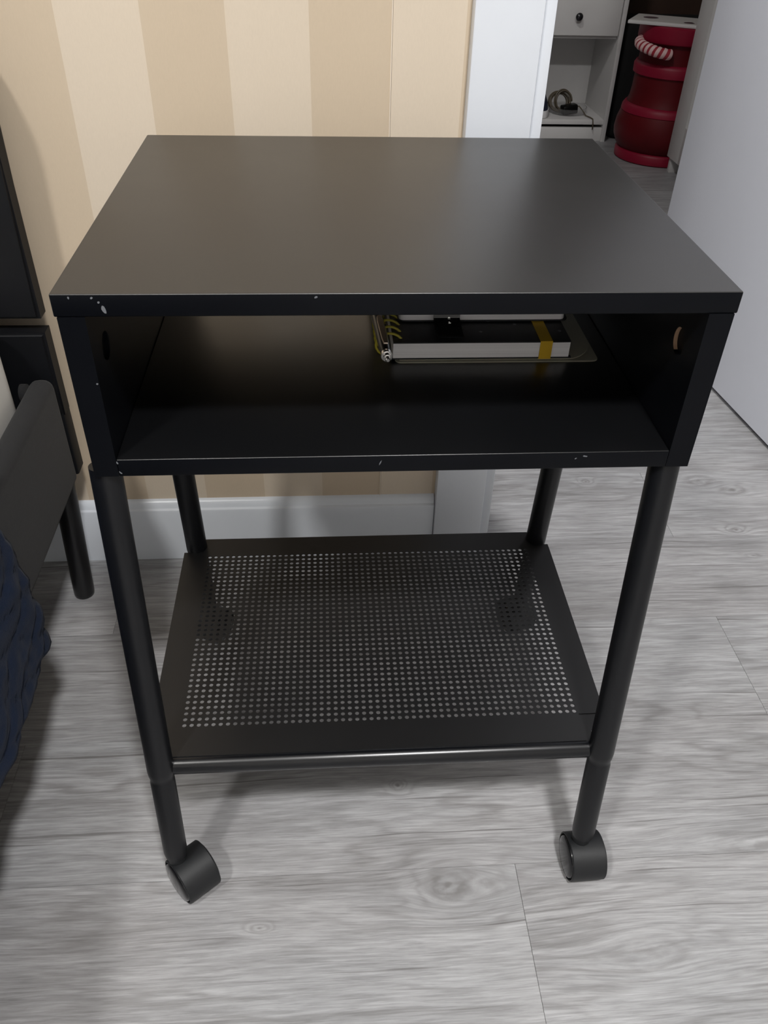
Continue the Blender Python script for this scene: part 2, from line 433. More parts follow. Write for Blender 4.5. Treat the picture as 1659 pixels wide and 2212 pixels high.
def caster(centre, pivot, rot):
    """hooded twin-wheel caster; axle along local x, hood open at local +y"""
    Mx = Matrix.Translation(centre) @ Matrix.Rotation(rot, 4, 'Z')
    bm = bmesh.new()
    R0, R1, hw = 0.0252, 0.0234, 0.0182
    A0, A1, n = math.radians(-60), math.radians(205), 36
    def ring(x, r): return [bm.verts.new((x, -r * math.cos(A0 + (A1 - A0) * k / n), r * math.sin(A0 + (A1 - A0) * k / n))) for k in range(n + 1)]
    rs = [ring(-hw, R1), ring(-hw, R0 - .0007), ring(-hw + .0007, R0), ring(hw - .0007, R0), ring(hw, R0 - .0007), ring(hw, R1)]
    for a, b in zip(rs, rs[1:] + rs[:1]):
        for k in range(n): bm.faces.new((a[k], a[k + 1], b[k + 1], b[k]))
    bm.faces.new([r[0] for r in rs]); bm.faces.new([r[-1] for r in rs])
    # middle web with the axle boss, small teeth at the hood's lower rim
    lathe(bm, [(0.0225, -0.003), (0.0225, 0.003)], (0, 0, 0), 32, 'X')
    for q in (-0.011, 0.0, 0.011):
        box(bm, q - .0022, q + .0022, -0.0122, -0.0092, -0.0222, -0.0200)
    bmesh.ops.transform(bm, matrix=Mx, verts=bm.verts)
    # stem up into the leg
    c = Vector(centre); p = Vector(pivot)
    tube(bm, [(p.x, p.y, c.z + 0.012), (p.x, p.y, c.z + 0.0295), (p.x, p.y, p.z + 0.004)], [.0095, .0095, .0070], 20)
    cst = link('caster', bm, M_PLASTIC, T, smooth=True, angle=35)
    for s in (-1, 1):
        bm = bmesh.new()
        prof = [(0.004, s * .0038), (0.0212, s * .0038), (0.0222, s * .005), (0.0222, s * .0165), (0.0214, s * .0176)]
        lathe(bm, prof, (0, 0, 0), 40, 'X', close=True)
        bmesh.ops.transform(bm, matrix=Mx, verts=bm.verts)
        w = link('wheel', bm, M_PLASTIC, cst, smooth=True, angle=35)
        bm = bmesh.new()
        prof = [(0.0216, s * .0177), (0.0212, s * .0190), (0.0196, s * .0200), (0.0150, s * .0209), (0.008, s * .0214), (0.001, s * .0216)]
        lathe(bm, prof, (0, 0, 0), 40, 'X', close=True)
        bmesh.ops.transform(bm, matrix=Mx, verts=bm.verts)
        link('wheel_cap', bm, M_WHEELCAP, cst, smooth=True, angle=50)
zc = 0.0224
caster((0.2100, -0.0660, zc), (0.2050, -0.0600, 0.066), math.radians(2))
caster((-0.2040, -0.0630, zc), (-0.2170, -0.0600, 0.066), math.radians(38))
caster((-0.2190, 0.2950, zc), (-0.2190, 0.2815, 0.066), math.radians(150))
caster((0.2060, 0.2960, zc), (0.2070, 0.2815, 0.066), math.radians(200))

# ---- perforated shelf
ZS, PIT, NX, NY = 0.1816, 0.0071086, 56, 36
HX0, HY0 = -0.2009, 0.00136
bm = bmesh.new()
gx0, gy0 = HX0 - PIT / 2, HY0 - PIT / 2
cache = {}
def gv(i, j):           # grid of half-pitch vertices
    if (i, j) not in cache: cache[(i, j)] = bm.verts.new((gx0 + i * PIT / 2, gy0 + j * PIT / 2, ZS))
    return cache[(i, j)]
HR = 0.00222
ringo = [(2, 1), (2, 2), (1, 2), (0, 2), (0, 1), (0, 0), (1, 0), (2, 0)]
for i in range(NX):
    for j in range(NY):
        cx, cy = HX0 + i * PIT, HY0 + j * PIT
        inn = [bm.verts.new((cx + HR * math.cos(PI / 4 * k), cy + HR * math.sin(PI / 4 * k), ZS)) for k in range(8)]
        out = [gv(2 * i + a, 2 * j + b) for a, b in ringo]
        for k in range(8):
            q = (k + 1) % 8; bm.faces.new((inn[k], out[k], out[q], inn[q]))
gx1, gy1 = gx0 + NX * PIT, gy0 + NY * PIT
SX0, SX1, SY0, SY1 = -0.2330, 0.2205, -0.0345, 0.2845
# plain margin around the holes (corners notched around the legs)
def quad(pts): bm.faces.new([bm.verts.new((a, b, ZS)) for a, b in pts])
quad([(gx0, SY0), (gx1, SY0), (gx1, gy0), (gx0, gy0)])
quad([(gx0, gy1), (gx1, gy1), (gx1, SY1), (gx0, SY1)])
quad([(SX0, gy0), (gx0, gy0), (gx0, gy1), (SX0, gy1)])
quad([(gx1, gy0), (SX1, gy0), (SX1, gy1), (gx1, gy1)])
quad([(-0.2110, SY0), (gx0, SY0), (gx0, gy0), (-0.2110, gy0)]); quad([(SX0, -0.022), (-0.2110, -0.022), (-0.2110, gy0), (SX0, gy0)])
quad([(gx1, SY0), (0.2015, SY0), (0.2015, gy0), (gx1, gy0)]); quad([(0.2015, -0.022), (SX1, -0.022), (SX1, gy0), (0.2015, gy0)])
quad([(-0.2100, gy1), (gx0, gy1), (gx0, SY1), (-0.2100, SY1)]); quad([(SX0, gy1), (-0.2100, gy1), (-0.2100, 0.2600), (SX0, 0.2600)])
quad([(gx1, gy1), (0.1985, gy1), (0.1985, SY1), (gx1, SY1)]); quad([(0.1985, gy1), (SX1, gy1), (SX1, 0.2610), (0.1985, 0.2610)])
bmesh.ops.recalc_face_normals(bm, faces=bm.faces)
shelf = link('perforated_shelf', bm, M_SHELF, T)
for p in shelf.data.polygons:
    if p.normal.z < 0: shelf.data.flip_normals(); break
sm = shelf.modifiers.new('sheet_thickness', 'SOLIDIFY'); sm.thickness = 0.0009; sm.offset = -1.0
# folded-down rims at the sides and back
for nm, b in (('shelf_rim', (SX0 - 0.0004, SX0 + 0.0010, -0.022, 0.2600, ZS - 0.016, ZS - 0.0001)), ('shelf_rim', (SX1 - 0.0010, SX1 + 0.0004, -0.022, 0.2610, ZS - 0.016, ZS - 0.0001)),
              ('shelf_rim', (-0.2100, 0.1985, SY1 - 0.0008, SY1 + 0.0006, ZS - 0.016, ZS - 0.0001))):
    boxo(nm, b, M_BLACK, shelf, bev=0.0004, seg=2)
# rolled front rail
bm = bmesh.new()
pr = []
for k in range(15):
    a = math.radians(100 + 175 * k / 14); pr.append((SY0 - 0.0005 + 0.0098 * math.cos(a), ZS - 0.0098 + 0.0098 * math.sin(a)))
pr += [(SY0 + 0.004, ZS - 0.0196), (SY0 + 0.004, ZS - 0.0006)]
prism(bm, pr, 'X', -0.2112, 0.2018)
t_ = NT('glossy_black_rail'); t_.set(Base_Color=t_.mix(t_.noise(t_.coord(), 20), (0.003, 0.0034, 0.0045, 1), (0.0045, 0.005, 0.0065, 1)), Roughness=0.25, Specular_IOR_Level=0.45)
link('front_rail', bm, t_.m, shelf, smooth=True, angle=40)

# ---- paint chips on the black coating
def chip(c, w, h, plane='y', tilt=0.0, seed=0):
    rr = random.Random(seed); n = 9; bm = bmesh.new(); a_ = []; b_ = []
    for k in range(n):
        a = 2 * PI * k / n; s = 0.75 + 0.4 * rr.random()
        u, v = w / 2 * s * math.cos(a), h / 2 * s * math.sin(a)
        u, v = u * math.cos(tilt) - v * math.sin(tilt), u * math.sin(tilt) + v * math.cos(tilt)
        a_.append(bm.verts.new((c[0] + u, c[1] - 0.00012, c[2] + v))); b_.append(bm.verts.new((c[0] + u, c[1] + 0.0003, c[2] + v)))
    bm.faces.new(a_); bm.faces.new(b_[::-1])
    for k in range(n): bm.faces.new((a_[k], a_[(k + 1) % n], b_[(k + 1) % n], b_[k]))
    link('paint_chip', bm, M_CHIP, T)
chip((-0.197, 0, 0.6205), 0.0030, 0.0056, tilt=0.35, seed=1); chip((-0.1995, 0, 0.6255), 0.0014, 0.0018, seed=2)
chip((-0.2180, 0, 0.6286), 0.0013, 0.0020, seed=3); chip((-0.2035, 0, 0.6286), 0.0022, 0.0014, tilt=0.6, seed=4)
chip((-0.0590, 0, 0.6284), 0.0022, 0.0014, tilt=0.5, seed=5); chip((-0.2115, -0.0006, 0.566), 0.0016, 0.0014, seed=6)
chip((-0.0140, -0.0008, 0.4955), 0.0010, 0.0052, tilt=-0.4, seed=7); chip((0.1440, -0.0008, 0.4985), 0.0042, 0.0013, tilt=-0.2, seed=8)
chip((0.1370, -0.0008, 0.4965), 0.0020, 0.0010, tilt=0.6, seed=9); chip((-0.2095, -0.0008, 0.4995), 0.0012, 0.0026, tilt=0.4, seed=10)
chip((-0.2085, -0.0008, 0.4905), 0.0012, 0.0030, tilt=0.7, seed=11)

# ================================================================== THINGS IN THE BOX
ZF = 0.5022
M_COVER = mat('black_notebook_cover', (0.012, 0.0125, 0.016), 0.55, var=0.2)
M_YELLOW = mat('yellow_plastic', (0.42, 0.36, 0.03), 0.4)
M_ELASTIC = mat('yellow_elastic', (0.55, 0.34, 0.01), 0.7)
def make_clear(name, col, alpha=0.6, rough=0.3):
    t = NT(name); t.set(Base_Color=C4(col), Roughness=rough, Transmission_Weight=alpha, IOR=1.3)
    t.set(Base_Color=t.mix(t.noise(t.coord(), 30, 3), C4([c * .9 for c in col]), C4(col))); return t.m
M_SLEEVE = make_clear('smoke_plastic_sheet', (0.42, 0.41, 0.33), 0.25, 0.3)

S = empty('plastic_folder', (0.1, 0.25, ZF), 'smoky translucent plastic folder with rounded corner under the notebook', 'folder')
def rounded_rect(x0, x1, y0, y1, r, n=6, which=(1, 1, 1, 1)):
    pts = []
    for (cx, cy, a0, f) in ((x1 - r, y1 - r, 0, which[2]), (x0 + r, y1 - r, 90, which[3]), (x0 + r, y0 + r, 180, which[0]), (x1 - r, y0 + r, 270, which[1])):
        if not f:
            pts.append((cx + (r if a0 in (0, 270) else -r), cy + (r if a0 in (0, 90) else -r))); continue
        for k in range(n + 1):
            a = math.radians(a0 + 90 * k / n); pts.append((cx + r * math.cos(a), cy + r * math.sin(a)))
    return pts
bm = bmesh.new(); prism(bm, rounded_rect(0.008, 0.1935, 0.1515, 0.372, 0.006), 'Z', ZF + 0.0001, ZF + 0.0011); link('sheet', bm, M_SLEEVE, S)
bm = bmesh.new(); prism(bm, rounded_rect(0.012, 0.1885, 0.1545, 0.372, 0.022, 10, (0, 1, 0, 0)), 'Z', ZF + 0.0013, ZF + 0.0021)
for v in bm.verts:            # free corner curls up off the shelf
    if v.co.x > 0.168: v.co.z += 1.3 * (v.co.x - 0.168) ** 1.5
link('sheet', bm, M_SLEEVE, S, smooth=True, angle=40)

NB = empty('spiral_notebook', (0.09, 0.26, ZF), 'black spiral notebook with yellow rings and yellow elastic band', 'notebook')
z0 = ZF + 0.0024
boxo('back_cover', (0.004, 0.168, 0.1545, 0.368, z0, z0 + 0.0010), M_COVER, NB)
bm = bmesh.new(); box(bm, 0.006, 0.1655, 0.1550, 0.367, z0 + 0.0011, z0 + 0.0152)
link('pages', bm, M_PAGE, NB)
boxo('front_cover', (0.006, 0.1660, 0.1548, 0.368, z0 + 0.0154, z0 + 0.0163), M_COVER, NB)
for k in range(14):
    yy = 0.163 + k * 0.0135; bm = bmesh.new(); pts = []
    for q in range(20):
        a = 2 * PI * q / 20; pts.append((0.0035 + 0.0125 * math.cos(a), yy + 0.0022 * math.sin(a / 2), z0 + 0.0094 + 0.0112 * math.sin(a)))
    tube(bm, pts, 0.0012, 8, closed=True)
    link('ring', bm, M_YELLOW, NB, smooth=True)
bm = bmesh.new()
zt = z0 + 0.0164
path = [(0.1545, zt), (0.1541, zt + .0008), (0.368, zt + .0008), (0.368, zt), (0.1545, zt)]
box(bm, 0.1380, 0.1490, 0.1538, 0.3690, zt, zt + 0.0007); box(bm, 0.1380, 0.1490, 0.1538, 0.1546, z0 - 0.0004, zt); 
link('elastic_band', bm, M_ELASTIC, NB)
for k, (a, b) in enumerate(((0.087, 0.175), (0.097, 0.197), (0.121, 0.190), (0.160, 0.176), (0.075, 0.199))):
    bm = bmesh.new(); lathe(bm, [(0.0016, zt - 0.00005), (0.0016, zt + 0.0001)], (a, b, 0), 12); link('cover_dot', bm, mat('grey_dot', (0.12, 0.12, 0.14), 0.5) if k == 0 else bpy.data.materials['grey_dot'], NB)

PN = empty('planner', (0.09, 0.28, zt), 'closed planner with white page edges and black clasp on top of the spiral notebook', 'notebook')
zq = zt + 0.0012
bm = bmesh.new()
poly = rounded_rect(0.013, 0.172, 0.1985, 0.372, 0.006)
prism(bm, poly, 'Z', zq, zq + 0.0010); link('cover', bm, M_COVER, PN)
bm = bmesh.new(); prism(bm, rounded_rect(0.014, 0.1690, 0.1995, 0.371, 0.005), 'Z', zq + 0.0011, zq + 0.0120)
link('pages', bm, M_PAGE, PN)
bm = bmesh.new(); prism(bm, poly, 'Z', zq + 0.0121, zq + 0.0135); link('cover', bm, M_COVER, PN)
bm = bmesh.new()
cl = [(0.2300, zq + .0138), (0.1985, zq + .0138), (0.1960, zq + .0125), (0.1952, zq + .0040), (0.1900, zq + .0012), (0.1640, zq + .0006), (0.1622, zq + .0018),
      (0.1640, zq + .0034), (0.1880, zq + .0044), (0.1925, zq + .0062), (0.1930, zq + .0140), (0.1960, zq + .0160), (0.2300, zq + .0160)]
prism(bm, cl, 'X', 0.0450, 0.0690); bmesh.ops.bevel(bm, geom=[e for e in bm.edges if len(e.link_faces) == 2], offset=0.0004, segments=1, affect='EDGES')
clasp = link('clasp', bm, mat('glossy_black_plastic', (0.008, 0.008, 0.009), 0.22), PN, smooth=True, angle=35)
bm = bmesh.new(); box(bm, 0.0578, 0.0602, 0.1912, 0.1928, zq + 0.0048, zq + 0.0078, bev=0.0003); box(bm, 0.0578, 0.0602, 0.1850, 0.1876, zq + 0.0042, zq + 0.0052, bev=0.0003)
link('rivet', bm, mat('bright_steel', (0.8, 0.8, 0.8), 0.2, 1.0), clasp)

PE = empty('pen', (-0.002, 0.15, z0), 'black ballpoint pen with silver tip and clip lying along the yellow rings', 'pen')
pa, pb = Vector((-0.0026, 0.1095, 0.5312)), Vector((-0.0110, 0.2480, 0.5345))
def pen_pt(t): return lerp(pa, pb, t)
bm = bmesh.new(); tube(bm, [pen_pt(t) for t in (0.055, 0.10, 0.16, 0.60, 0.95, 1.0)], [.0044, .0046, .0050, .0052, .0050, .004], 18)
link('barrel', bm, mat('black_pen_barrel', (0.007, 0.007, 0.008), 0.2), PE, smooth=True, angle=40)
M_CHROME = mat('chrome', (0.75, 0.74, 0.73), 0.15, 1.0, var=0.02)
bm = bmesh.new(); tube(bm, [pen_pt(t) for t in (-0.005, 0.0, 0.020, 0.021, 0.045, 0.046, 0.075)], [.0014, .0022, .0024, .0034, .0036, .0048, .0048], 18)
link('push_button', bm, M_CHROME, PE, smooth=True, angle=35)
bm = bmesh.new()
du = (pb - pa).normalized(); sd, upv = frame_axes(du); 
if upv.z < 0: upv = -upv
sd = du.cross(upv)
for off, (t0, t1) in (((0.0), (0.11, 0.46)),):
    a, b = pen_pt(t0) + upv * 0.0066, pen_pt(t1) + upv * 0.0076
    prof = [(0.0, .0018), (0.18, .0026), (0.8, .0030), (0.97, .0024), (1.0, .001)]
    lo, hi = [], []
    for t, w in prof:
        c = lerp(a, b, t)
        lo.append([bm.verts.new(c - sd * w), bm.verts.new(c + sd * w)]); hi.append([bm.verts.new(c - sd * w * .8 + upv * .0013), bm.verts.new(c + sd * w * .8 + upv * .0013)])
    for i in range(len(prof) - 1):
        for r in (lo, hi): bm.faces.new((r[i][0], r[i][1], r[i + 1][1], r[i + 1][0]))
        for s in (0, 1): bm.faces.new((lo[i][s], hi[i][s], hi[i + 1][s], lo[i + 1][s]))
    bm.faces.new((lo[0][0], lo[0][1], hi[0][1], hi[0][0])); bm.faces.new((lo[-1][0], lo[-1][1], hi[-1][1], hi[-1][0]))
link('clip', bm, mat('champagne_metal', (0.85, 0.72, 0.62), 0.2, 1.0), PE, smooth=True, angle=30)

STACK_SHIFT = {'plastic_folder': -0.008, 'spiral_notebook': -0.008, 'planner': -0.0125, 'pen': -0.014}
for k_, dy_ in STACK_SHIFT.items(): bpy.data.objects[k_].location.y += dy_

# ================================================================== BED
B = empty('bed', (-0.9, -0.5, 0), 'black upholstered bed with charcoal side rail and split headboard', 'bed')
XE = -0.3865
def headpanel(z0, z1, rad):
    bm = bmesh.new(); pts = []
    x0, x1 = -1.95, XE
    n = 10
    pts.append((x0, z0)); pts.append((x1, z0))
    if rad:
        for k in range(n + 1):
            a = PI / 2 * k / n; pts.append((x1 - rad + rad * math.cos(a), z1 - rad + rad * math.sin(a)))
    else: pts.append((x1, z1))
    pts.append((x0, z1))
    prism(bm, pts, 'Y', 0.402, 0.430)
    bmesh.ops.bevel(bm, geom=[e for e in bm.edges if abs(e.verts[0].co.y - e.verts[1].co.y) < 1e-6], offset=0.004, segments=3, affect='EDGES')
    return link('headboard_panel', bm, M_HEADB, B, smooth=True, angle=45)
headpanel(0.4245, 0.790, 0.14)
headpanel(0.2930, 0.4065, 0)
boxo('headboard_post', (-0.4200, -0.3880, 0.405, 0.432, 0.1990, 0.300), M_HEADB, B, bev=0.003)
boxo('headboard_post', (-1.95, -1.91, 0.405, 0.432, 0.0, 0.300), M_HEADB, B, bev=0.003)
bm = bmesh.new(); box(bm, -0.4120, -0.3830, -1.62, 0.3905, 0.2040, 0.3570, bev=0.0125, seg=5)
link('side_rail', bm, M_FAB, B, smooth=True, angle=60)
bm = bmesh.new(); box(bm, -1.95, -1.918, -1.62, 0.3905, 0.2040, 0.3570, bev=0.0125, seg=5); link('side_rail', bm, M_FAB, B, smooth=True, angle=60)
bm = bmesh.new(); box(bm, -1.918, -0.415, -1.62, -1.59, 0.2040, 0.3570, bev=0.01, seg=4); link('foot_rail', bm, M_FAB, B, smooth=True, angle=60)
bm = bmesh.new(); tube(bm, [(-0.4195, 0.372, 0.345), (-0.4120, 0.372, 0.345)], 0.0105, 20); link('rail_bracket', bm, M_FAB, B, smooth=True, angle=50)
bm = bmesh.new(); box(bm, -1.918, -0.416, -1.59, 0.389, 0.225, 0.255); link('slat_base', bm, M_HEADB, B)
for (a, b) in (((-0.403, 0.384, 0.225), (-0.4165, 0.384, 0.0)), ((-1.92, 0.38, 0.225), (-1.92, 0.38, 0.0)), ((-0.42, -1.55, 0.225), (-0.42, -1.55, 0.0)), ((-1.92, -1.55, 0.225), (-1.92, -1.55, 0.0))):
    bm = bmesh.new(); a = Vector(a); b = Vector(b); tube(bm, [a, lerp(a, b, .97), lerp(a, b, .992), b], [.0150, .0145, .0140, .012], 24)
    link('leg', bm, mat('black_bed_leg', (0.006, 0.006, 0.007), 0.3) if 'black_bed_leg' not in bpy.data.materials else bpy.data.materials['black_bed_leg'], B, smooth=True, angle=50)
bm = bmesh.new(); box(bm, -1.90, -0.4205, -1.58, 0.386, 0.256, 0.462, bev=0.050, seg=8)
tag(link('mattress', bm, M_MATT, None, smooth=True), 'white mattress corner showing between headboard and charcoal rail', 'mattress')

# ---- quilt hanging over the rail
def quilt():
    bm = bmesh.new()
    sec = [(-1.2, .500), (-0.60, .500), (-0.50, .496), (-0.438, .484), (-0.405, .440), (-0.392, .385), (-0.376, .350), (-0.367, .300), (-0.363, .255), (-0.361, .215), (-0.362, .182)]
    # resample
    L = [0]
    for a, b in zip(sec, sec[1:]): L.append(L[-1] + math.dist(a, b))
    def at(s):
        for i in range(len(sec) - 1):
            if s <= L[i + 1] + 1e-9:
                t = (s - L[i]) / (L[i + 1] - L[i]); return (sec[i][0] * (1 - t) + sec[i + 1][0] * t, sec[i][1] * (1 - t) + sec[i + 1][1] * t)
        return sec[-1]
    ns, ny = 150, 240; s0 = L[-1] - 0.60; grid = []
    for j in range(ny + 1):
        row = []
        y0_ = 0.118 - (0.118 + 1.30) * (j / ny)
        for i in range(ns + 1):
            s = s0 + (L[-1] - s0) * i / ns
            x, z = at(s)
            # slow folds, then the quilted cells
            y = y0_ + 0.003 * math.sin(z * 22.0) * max(0, 1 - j / 40)
            fold = 0.003 * math.sin(y * 21 + 1.0) + 0.002 * math.sin(y * 47 + z * 12)
            a, b = (s * 1.0 + y * 0.55) / 0.045, (s * 1.0 - y * 0.55) / 0.045
            cell = abs(math.sin(PI * a + 0.6 * math.sin(y * 60))) * abs(math.sin(PI * b + 0.5 * math.sin(s * 70)))
            puff = 0.0060 * cell ** 0.30
            wr = 0.0013 * math.sin(y * 190 + 5 * math.sin(s * 60)) * math.sin(s * 140 + 3 * math.sin(y * 50))
            d = puff + wr + fold * min(1, max(0, (0.47 - z) / 0.1))
            hang = 1 if z < 0.47 else 0
            zz = z + (0.004 * math.sin(y * 16 + .6) * (i / ns) ** 6)
            nx, nz = (1, 0.15) if hang else (0.1, 1)
            row.append(bm.verts.new((x + d * nx, y, zz + d * nz)))
        grid.append(row)
    for j in range(ny):
        for i in range(ns): bm.faces.new((grid[j][i], grid[j][i + 1], grid[j + 1][i + 1], grid[j + 1][i]))
    o = link('quilt', bm, M_QUILT, None, smooth=True)
    s = o.modifiers.new('padding', 'SOLIDIFY'); s.thickness = 0.009; s.offset = -1
    return tag(o, 'navy blue quilted bedspread hanging over the bed side', 'quilt')
quilt()

# ================================================================== HALL FURNITURE
# ---- white shoe shelf with one drawer
K = empty('drawer_shelf_unit', (0.8, 3.05, 0), 'white shelf unit with a drawer above an open compartment', 'shelf')
X0, X1, YF, YB, ZTOP = 0.58, 1.066, 2.900, 3.200, 0.95
boxo('side_panel', (X0, X0 + 0.016, YF, YB, 0, ZTOP), M_FARWHITE, K, bev=0.001)
boxo('side_panel', (X1 - 0.016, X1, YF, YB, 0, ZTOP), M_FARWHITE, K, bev=0.001)
boxo('back_panel', (X0 + 0.016, X1 - 0.016, YB - 0.008, YB, 0.05, ZTOP), M_FARWHITE, K)
boxo('shelf_board', (X0 + 0.016, X1 - 0.016, YF + 0.006, YB - 0.008, 0.062, 0.080), M_FARWHITE, K, bev=0.001)
boxo('shelf_board', (X0 + 0.016, X1 - 0.016, YF + 0.022, YB - 0.008, 0.356, 0.370), M_FARWHITE, K, bev=0.001)
boxo('plinth', (X0 + 0.016, X1 - 0.016, YF + 0.012, YF + 0.028, 0.0, 0.050), M_FARWHITE, K, bev=0.001)
boxo('top_board', (X0 - 0.01, X1 + 0.01, YF - 0.01, YB, ZTOP, ZTOP + 0.018), M_FARWHITE, K, bev=0.001)
for zz in (0.368, 0.556, 0.744):
    d = boxo('drawer', (X0 + 0.020, X1 - 0.020, YF, YF + 0.018, zz, zz + 0.182), M_FARWHITE, K, bev=0.0015)
    for kx in (0.885,):
        bm = bmesh.new(); lathe(bm, [(0.006, 0.0), (0.006, -0.012), (0.0125, -0.017), (0.0135, -0.022), (0.010, -0.027), (0.002, -0.029)], (kx, YF, zz + 0.062), 24, 'Y')
        link('knob', bm, M_KNOB, d, smooth=True, angle=50)

# ---- sneaker in the open compartment
SN = empty('sneaker', (0.80, 3.0, 0.08), 'dark navy sneaker with white sole in the open shelf compartment', 'shoe')
def foot(bm, layers, n=24):
    rings = []
    for (z, cx, cy, rx, ry, toe) in layers:
        ring = []
        for k in range(n):
            a = 2 * PI * k / n; r = 1.0 + toe * max(0, -math.sin(a)) * 0.0
            ring.append(bm.verts.new((cx + rx * math.cos(a) * abs(math.cos(a)) ** -0.15 if abs(math.cos(a)) > 1e-3 else cx, cy + ry * math.sin(a) * r, z)))
        rings.append(ring)
    for a, b in zip(rings, rings[1:]):
        for k in range(n): bm.faces.new((a[k], a[(k + 1) % n], b[(k + 1) % n], b[k]))
    bm.faces.new(rings[0]); bm.faces.new(rings[-1])
bm = bmesh.new(); foot(bm, [(0.0805, .805, 3.03, .036, .118, 0), (0.083, .805, 3.03, .040, .122, 0), (0.097, .805, 3.03, .041, .123, 0), (0.1075, .805, 3.03, .039, .120, 0)])
link('sole', bm, mat('white_rubber', (0.75, 0.75, 0.75), 0.5), SN, smooth=True, angle=40)
bm = bmesh.new(); foot(bm, [(0.1076, .805, 3.03, .037, .117, 0), (0.125, .805, 3.035, .036, .108, 0), (0.145, .804, 3.055, .033, .082, 0), (0.165, .802, 3.075, .029, .056, 0), (0.195, .800, 3.082, .026, .045, 0), (0.196, .800, 3.082, .022, .040, 0)])
link('upper', bm, mat('navy_canvas', (0.010, 0.014, 0.035), 0.8, bump=0.2), SN, smooth=True, angle=60)

# ---- coiled cable with power adapter on a clear bag
M_CORD = mat('olive_grey_cord', (0.085, 0.066, 0.042), 0.35)
CB = empty('power_cable', (0.92, 3.03, 0.08), 'coiled brown power cable with black adapter in the open shelf compartment', 'cable')
def coil(cx, cy, cz, rx, rz, turns, seed, r=0.0032, n=34, tilt=0.5):
    rr = random.Random(seed); pts = []
    for t in range(turns * n):
        a = 2 * PI * t / n; ph = t / (turns * n)
        e = 0.10 * math.sin(a * 0.37 + seed) 
        pts.append((cx + rx * (1 + e) * math.cos(a) , cy + 0.020 * (ph - .5) + tilt * rz * math.sin(a), cz + rz * (1 + e) * math.sin(a)))
    bm = bmesh.new(); tube(bm, pts, r, 8); return bm
link('coil', coil(0.893, 3.030, 0.118, 0.036, 0.030, 6, 1.3), M_CORD, CB, smooth=True)
link('coil', coil(0.905, 3.010, 0.126, 0.030, 0.034, 3, 2.1, tilt=0.3), M_CORD, CB, smooth=True)
bm = bmesh.new(); box(bm, -0.031, 0.031, -0.020, 0.020, -0.017, 0.017, bev=0.006, seg=3)
bmesh.ops.transform(bm, matrix=Matrix.Translation((0.927, 2.985, 0.1005)) @ Matrix.Rotation(0.18, 4, 'Z') @ Matrix.Rotation(-0.12, 4, 'Y'), verts=bm.verts)
link('adapter', bm, mat('black_adapter', (0.004, 0.004, 0.004), 0.3, spec=0.3), CB, smooth=True, angle=40)
bm = bmesh.new()
pts = []
ctrl = [(0.957, 2.99, 0.105), (0.966, 2.985, 0.112), (0.978, 2.975, 0.100), (0.990, 2.955, 0.0838), (1.000, 2.925, 0.0838), (1.005, 2.903, 0.0830), (1.007, 2.8995, 0.070), (1.009, 2.8990, 0.046)]
tube(bm, ctrl, 0.0024, 8); link('lead', bm, M_CORD, CB, smooth=True)
bm = bmesh.new()
lathe(bm, [(0.060, 0.0805), (0.072, 0.0815), (0.076, 0.088), (0.0775, 0.104), (0.0760, 0.104), (0.0745, 0.089), (0.071, 0.0830), (0.058, 0.0820)], (0.930, 3.025, 0), 40, close=True)
t = NT('clear_plastic'); t.set(Base_Color=(0.9, 0.9, 0.9, 1), Roughness=0.12, Transmission_Weight=0.95, IOR=1.15)
t.set(Base_Color=t.mix(t.noise(t.coord(), 20), (0.85, 0.85, 0.85, 1), (0.95, 0.95, 0.95, 1)))
tag(link('clear_tray', bm, t.m, None, smooth=True, angle=50), 'clear plastic bowl holding the coiled cable on the shelf', 'bowl')

# ---- red tub with striped rope handle
M_RED = mat('red_plastic', (0.25, 0.006, 0.028), 0.45, var=0.12, vscale=14, spec=0.3)
M_RED2 = mat('dark_red_translucent_plastic', (0.105, 0.004, 0.007), 0.45, var=0.35, vscale=9, spec=0.25)
TUB = empty('storage_tub', (1.213, 2.700, 0), 'tall red plastic tub with striped rope handle beside the drawer unit', 'tub')
tc = (1.213, 2.700, 0)
def shell(name, prof, material, th=0.004):
    bm = bmesh.new(); full = prof + [(r - th, h) for r, h in reversed(prof)] + [prof[0]]
    lathe(bm, full, tc, 64, close=False); return link(name, bm, material, TUB, smooth=True, angle=45)
shell('lower_body', [(0.150, 0.036), (0.164, 0.050), (0.175, 0.075), (0.178, 0.098), (0.174, 0.130), (0.164, 0.160)], M_RED2)
shell('upper_body', [(0.152, 0.184), (0.144, 0.205), (0.140, 0.235), (0.139, 0.285)], M_RED2)
shell('neck', [(0.136, 0.322), (0.135, 0.388)], M_RED2)
shell('base_ring', [(0.154, 0.0), (0.160, 0.004), (0.161, 0.030), (0.154, 0.038), (0.148, 0.040)], M_RED, 0.012)
shell('rim', [(0.160, 0.158), (0.165, 0.162), (0.163, 0.176), (0.156, 0.186), (0.150, 0.190)], M_RED, 0.012)
shell('rim', [(0.138, 0.282), (0.147, 0.286), (0.148, 0.312), (0.142, 0.322), (0.135, 0.326)], M_RED, 0.010)
shell('rim', [(0.134, 0.384), (0.150, 0.390), (0.153, 0.398), (0.152, 0.436), (0.146, 0.440)], M_RED, 0.012)
bm = bmesh.new(); lathe(bm, [(0.140, 0.010), (0.140, 0.014)], tc, 48); link('bottom', bm, M_RED2, TUB)
